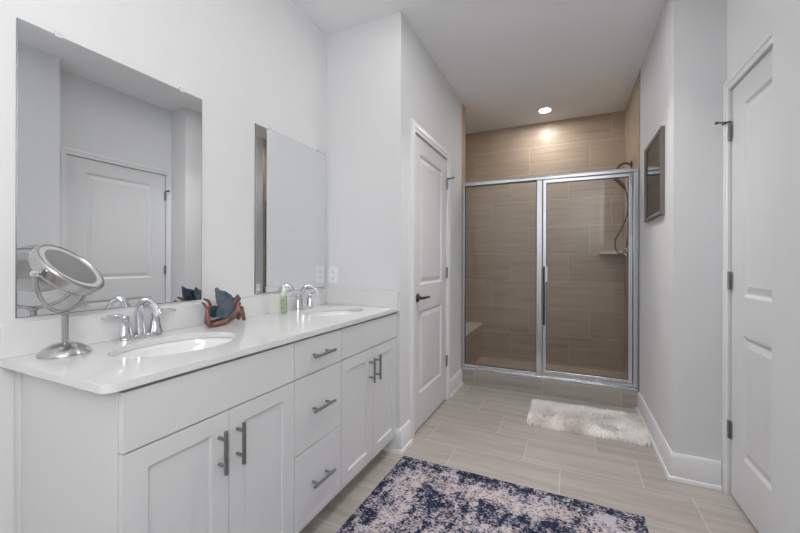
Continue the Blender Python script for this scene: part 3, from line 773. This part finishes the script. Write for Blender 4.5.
m = MB(); m.tube(spline([(XR - 0.008, 3.86, 2.06), (XR - 0.05, 3.86, 2.075), (XR - 0.09, 3.86, 2.062), (XR - 0.125, 3.86, 2.015), (XR - 0.135, 3.86, 1.985)], 6), 0.0095, 12); m.build('arm', M['bronze_nickel'], hs, smooth=45)
m = MB(); m.lathe([(0.016, 0.012), (0.019, 0.0), (0.019, -0.03), (0.014, -0.042)], (XR - 0.135, 3.86, 1.985), (0.1, 0, 1), 18); m.build('diverter', M['bronze_nickel'], hs, smooth=40)
hd = Vector((XR - 0.205, 3.86, 1.972))
m = MB(); m.lathe([(0.0, -0.004), (0.050, -0.004), (0.054, 0.002), (0.050, 0.012), (0.022, 0.024), (0, 0.028)], hd, (0.30, -0.1, 1), 32)
m.tube(spline([hd + Vector((0.012, 0, 0.016)), hd + Vector((0.06, 0, -0.02)), hd + Vector((0.11, 0, -0.075)), hd + Vector((0.155, 0, -0.135))], 5), [0.014] * 5 + [0.0125] * 6 + [0.011] * 5, 12)
m.build('hand_shower', M['bronze_nickel'], hs, smooth=45)
m = MB(); m.tube(spline([(XR - 0.135, 3.862, 1.945), (XR - 0.100, 3.868, 1.93), (XR - 0.055, 3.868, 1.87), (XR - 0.032, 3.865, 1.75), (XR - 0.032, 3.865, 1.62), (XR - 0.075, 3.87, 1.49), (XR - 0.125, 3.87, 1.38), (XR - 0.120, 3.875, 1.29), (XR - 0.085, 3.87, 1.255), (XR - 0.045, 3.87, 1.30), (XR - 0.026, 3.867, 1.45), (XR - 0.022, 3.863, 1.65), (XR - 0.036, 3.862, 1.80)], 7), 0.0062, 10)
m.build('hose', M['bronze_nickel'], hs, smooth=50)
sv = thing('shower_valve', 'round metal shower valve with lever handle on the right shower wall', 'shower valve', (XR, 3.80, 1.285))
plabel(MB().lathe([(0.072, 0), (0.072, 0.004), (0.060, 0.010), (0.028, 0.014), (0.026, 0.04), (0.020, 0.052), (0, 0.054)], (XR - 0.0005, 3.80, 1.285), (-1, 0, 0), 36).build('escutcheon', M['chrome'], sv, smooth=40), 'round chrome cover')
MB().tube([(XR - 0.045, 3.80, 1.285), (XR - 0.055, 3.775, 1.262), (XR - 0.058, 3.745, 1.235)], [0.009, 0.008, 0.006], 12).build('lever', M['chrome'], sv, smooth=45)

# ------------------------------------------------------------------ picture
def print_mat():
    t = NT('muted_print'); p, x = t.pos('object')
    n = t.noise(p, 5.0, 5, 0.6, 0.8)
    c = t.ramp(n, [(0.35, lin((150, 134, 120))), (0.5, lin((190, 174, 160))), (0.65, lin((214, 204, 192)))])  # print colours lightened to stand in for lit tile reflected in the glass
    t.l(c, t.bsdf.inputs['Base Color']); t.bsdf.inputs['Roughness'].default_value = 0.8; return t.m
PY0, PY1, PZ0, PZ1 = 2.615, 3.13, 1.462, 1.985
pf = thing('picture_frame', 'grey-brown framed picture under glass on the right wall near the shower', 'picture', (XR, (PY0 + PY1) / 2, PZ0))
m = MB(); prof = [(0, 0.001), (0, 0.020), (0.006, 0.024), (0.018, 0.022), (0.027, 0.016), (0.027, 0.001)]
rings = [[(XR - d, (PY0 + o if sy < 0 else PY1 - o), (PZ0 + o if sz < 0 else PZ1 - o)) for o, d in prof] for sy, sz in ((-1, -1), (1, -1), (1, 1), (-1, 1))]
rings.append(rings[0]); m.loft(rings, False, False); m.build('frame', M['frame'], pf, smooth=30)
plabel(MB().box(XR - 0.007, XR - 0.003, PY0 + 0.025, PY1 - 0.025, PZ0 + 0.025, PZ1 - 0.025).build('print', print_mat(), pf), 'muted abstract print')
MB().box(XR - 0.0125, XR - 0.0105, PY0 + 0.026, PY1 - 0.026, PZ0 + 0.026, PZ1 - 0.026).build('glass', M['picture_glass'], pf)

# ------------------------------------------------------------------ navy rug
def rug_mat(w, l):
    t = NT('distressed_navy_and_blush_rug'); p, xyz = t.pos('object')
    X, Y = xyz[0], xyz[1]
    ax = t.math('ABSOLUTE', X); ay = t.math('ABSOLUTE', Y)
    d = t.math('MINIMUM', t.math('SUBTRACT', w / 2, ax), t.math('SUBTRACT', l / 2, ay))
    big = t.noise(p, 4.5, 4, 0.6, 0.6); mid = t.noise(p, 22, 5, 0.7, 0.5)
    st = t.n('ShaderNodeMapping'); st.inputs['Scale'].default_value = (70, 110, 1); t.l(p, st.inputs['Vector'])
    fine = t.noise(st.outputs[0], 1.0, 3, 0.7)
    st2 = t.n('ShaderNodeMapping'); st2.inputs['Scale'].default_value = (30, 14, 1); t.l(p, st2.inputs['Vector'])
    blot = t.noise(st2.outputs[0], 1.0, 5, 0.7, 0.3)
    dn = t.math('ADD', d, t.math('MULTIPLY', t.math('SUBTRACT', mid, 0.5), 0.05))
    # border bands
    edge = t.math('SUBTRACT', 1.0, t.smooth(dn, 0.035, 0.075))
    def band(c, hw, soft):
        return t.math('SUBTRACT', 1.0, t.smooth(t.math('ABSOLUTE', t.math('SUBTRACT', dn, c)), hw, hw + soft))
    b1 = band(0.155, 0.035, 0.03); b2 = band(0.285, 0.030, 0.05); b3 = band(0.46, 0.02, 0.05)
    # field motif
    wv = t.math('MULTIPLY', t.math('SINE', t.math('ADD', t.math('MULTIPLY', X, 21.0), t.math('MULTIPLY', mid, 6.0))), t.math('SINE', t.math('ADD', t.math('MULTIPLY', Y, 17.0), t.math('MULTIPLY', big, 7.0))))
    motif = t.smooth(wv, 0.2, 0.8)
    vo = t.n('ShaderNodeTexVoronoi'); vo.distance = 'CHEBYCHEV'; vo.inputs['Scale'].default_value = 9.0; vo.inputs['Randomness'].default_value = 0.8
    t.l(p, vo.inputs['Vector'])
    ringv = t.math('SUBTRACT', 1.0, t.smooth(t.math('ABSOLUTE', t.math('SUBTRACT', vo.outputs['Distance'], 0.33)), 0.03, 0.12))
    den = t.math('MULTIPLY', edge, 0.20)
    for q, k in ((b1, -0.10), (b2, 0.14), (b3, 0.10), (motif, 0.13), (ringv, 0.13)): den = t.math('ADD', den, t.math('MULTIPLY', q, k))
    val = den
    for q, k in ((blot, 1.0), (fine, 2.2), (mid, 1.7), (big, 0.6)): val = t.math('ADD', val, t.math('MULTIPLY', t.math('SUBTRACT', q, 0.5), k))
    dark = t.smooth(val, 0.11, 0.25)
    grey = t.smooth(val, -0.20, 0.14)
    ground = t.ramp(t.math('ADD', t.math('MULTIPLY', big, 0.6), t.math('MULTIPLY', mid, 0.4)), [(0.36, lin((196, 192, 200))), (0.48, lin((206, 194, 196))), (0.58, lin((204, 182, 176))), (0.7, lin((202, 196, 198)))])
    ground = t.mix(t.math('MULTIPLY', t.smooth(fine, 0.5, 0.72), 0.5), ground, lin((150, 130, 132)))
    c = t.mix(grey, ground, lin((136, 134, 150)))
    c = t.mix(dark, c, lin((38, 46, 68)))
    t.l(c, t.bsdf.inputs['Base Color']); t.bsdf.inputs['Roughness'].default_value = 0.95
    t.bsdf.inputs['Specular IOR Level'].default_value = 0.15
    t.bump(fine, 0.4, 0.002); return t.m
RX0, RX1, RY0, RY1 = -0.908, 0.310, 0.17, 2.000
m = MB(); rw, rl = RX1 - RX0, RY1 - RY0
nx, ny = 40, 60
vs = []; fs = []
def rugz(x, y): return 0.0065 + 0.0012 * noise.noise(Vector((x * 5, y * 5, 3)))
for j in range(ny + 1):
    for i in range(nx + 1):
        x = RX0 + rw * i / nx; y = RY0 + rl * j / ny
        vs.append((x, y, rugz(x, y)))
for j in range(ny):
    for i in range(nx): a = j * (nx + 1) + i; fs.append((a, a + 1, a + nx + 2, a + nx + 1))
m.add(vs, fs)
per = [(i, 0) for i in range(nx + 1)] + [(nx, j) for j in range(1, ny + 1)] + [(i, ny) for i in range(nx - 1, -1, -1)] + [(0, j) for j in range(ny - 1, 0, -1)]
bot = []
for i, j in per: v = vs[j * (nx + 1) + i]; m.v.append(Vector((v[0], v[1], 0.0004))); bot.append(len(m.v) - 1)
for k in range(len(per)):
    a = per[k]; b = per[(k + 1) % len(per)]
    m.f.append((a[1] * (nx + 1) + a[0], b[1] * (nx + 1) + b[0], bot[(k + 1) % len(per)], bot[k]))
m.f.append(tuple(reversed(bot)))
rug = m.build('area_rug', rug_mat(rw, rl), origin=((RX0 + RX1) / 2, (RY0 + RY1) / 2, 0), smooth=40)
rug.rotation_euler.z = math.radians(-0.6)
tag(rug, 'distressed navy and blush pink area rug on the tile floor beside the vanity', 'rug')

# ------------------------------------------------------------------ shaggy bath mat
def shag_mat():
    t = NT('cream_shag'); p, xyz = t.pos('object')
    n = t.noise(p, 5.5, 4, 0.6); n2 = t.noise(p, 60, 3)
    c = t.ramp(t.math('ADD', t.math('MULTIPLY', n, 0.8), t.math('MULTIPLY', n2, 0.2)), [(0.36, lin((236, 224, 212))), (0.44, lin((249, 243, 238))), (0.56, lin((252, 249, 247)))])
    t.l(c, t.bsdf.inputs['Base Color']); t.bsdf.inputs['Roughness'].default_value = 0.95; t.bsdf.inputs['Specular IOR Level'].default_value = 0.1
    return t.m
SHAG = shag_mat()
BX0, BX1, BY0, BY1 = -0.276, 0.490, 2.765, 3.265
bmx, bmy = (BX0 + BX1) / 2, (BY0 + BY1) / 2
mat_t = thing('bath_mat', 'cream shaggy bath mat on the floor in front of the shower', 'bath mat', (bmx, bmy, 0))
hw, hl, rc = (BX1 - BX0) / 2, (BY1 - BY0) / 2, 0.05
def inside(x, y, e=0.0):
    qx = max(abs(x) - (hw - rc), 0); qy = max(abs(y) - (hl - rc), 0)
    return math.hypot(qx, qy) <= rc - e
def rr(o, z, n=8):
    pts = []
    for cx, cy, a0 in ((hw - rc, hl - rc, 0), (-hw + rc, hl - rc, PI / 2), (-hw + rc, -hl + rc, PI), (hw - rc, -hl + rc, 1.5 * PI)):
        for k in range(n + 1):
            a = a0 + PI / 2 * k / n; pts.append((cx + (rc - o) * math.cos(a), cy + (rc - o) * math.sin(a), z))
    return pts
plabel(MB().loft([rr(0.016, 0.0005), rr(0.014, 0.004), rr(0.020, 0.012)]).build('backing', M['mat_back'], mat_t, local=True), 'woven backing')
m = MB(); count = 0
while count < 9000:
    x = random.uniform(-hw, hw); y = random.uniform(-hl, hl)
    if not inside(x, y, 0.004): continue
    count += 1
    L = random.uniform(0.018, 0.030); r0 = random.uniform(0.0030, 0.0050)
    fl = noise.noise_vector(Vector((x * 9, y * 9, 1.7)))
    dx = fl.x * 0.016 + random.uniform(-.007, .007); dy = fl.y * 0.016 + random.uniform(-.007, .007)
    a0 = random.random() * PI
    ring0 = [(x + r0 * math.cos(a0 + k * 2 * PI / 4), y + r0 * math.sin(a0 + k * 2 * PI / 4), 0.0015) for k in range(4)]
    ring1 = [(x + dx * .4 + r0 * 1.1 * math.cos(a0 + k * 2 * PI / 4), y + dy * .4 + r0 * 1.1 * math.sin(a0 + k * 2 * PI / 4), 0.006 + L * .6) for k in range(4)]
    o = len(m.v); m.v += [Vector(q) for q in ring0 + ring1 + [(x + dx, y + dy, 0.006 + L)]]
    for k in range(4):
        k2 = (k + 1) % 4; m.f.append((o + k, o + k2, o + 4 + k2, o + 4 + k)); m.f.append((o + 4 + k, o + 4 + k2, o + 8))
pile = m.build('pile', SHAG, mat_t, local=True, smooth=80); pile['kind'] = 'stuff'
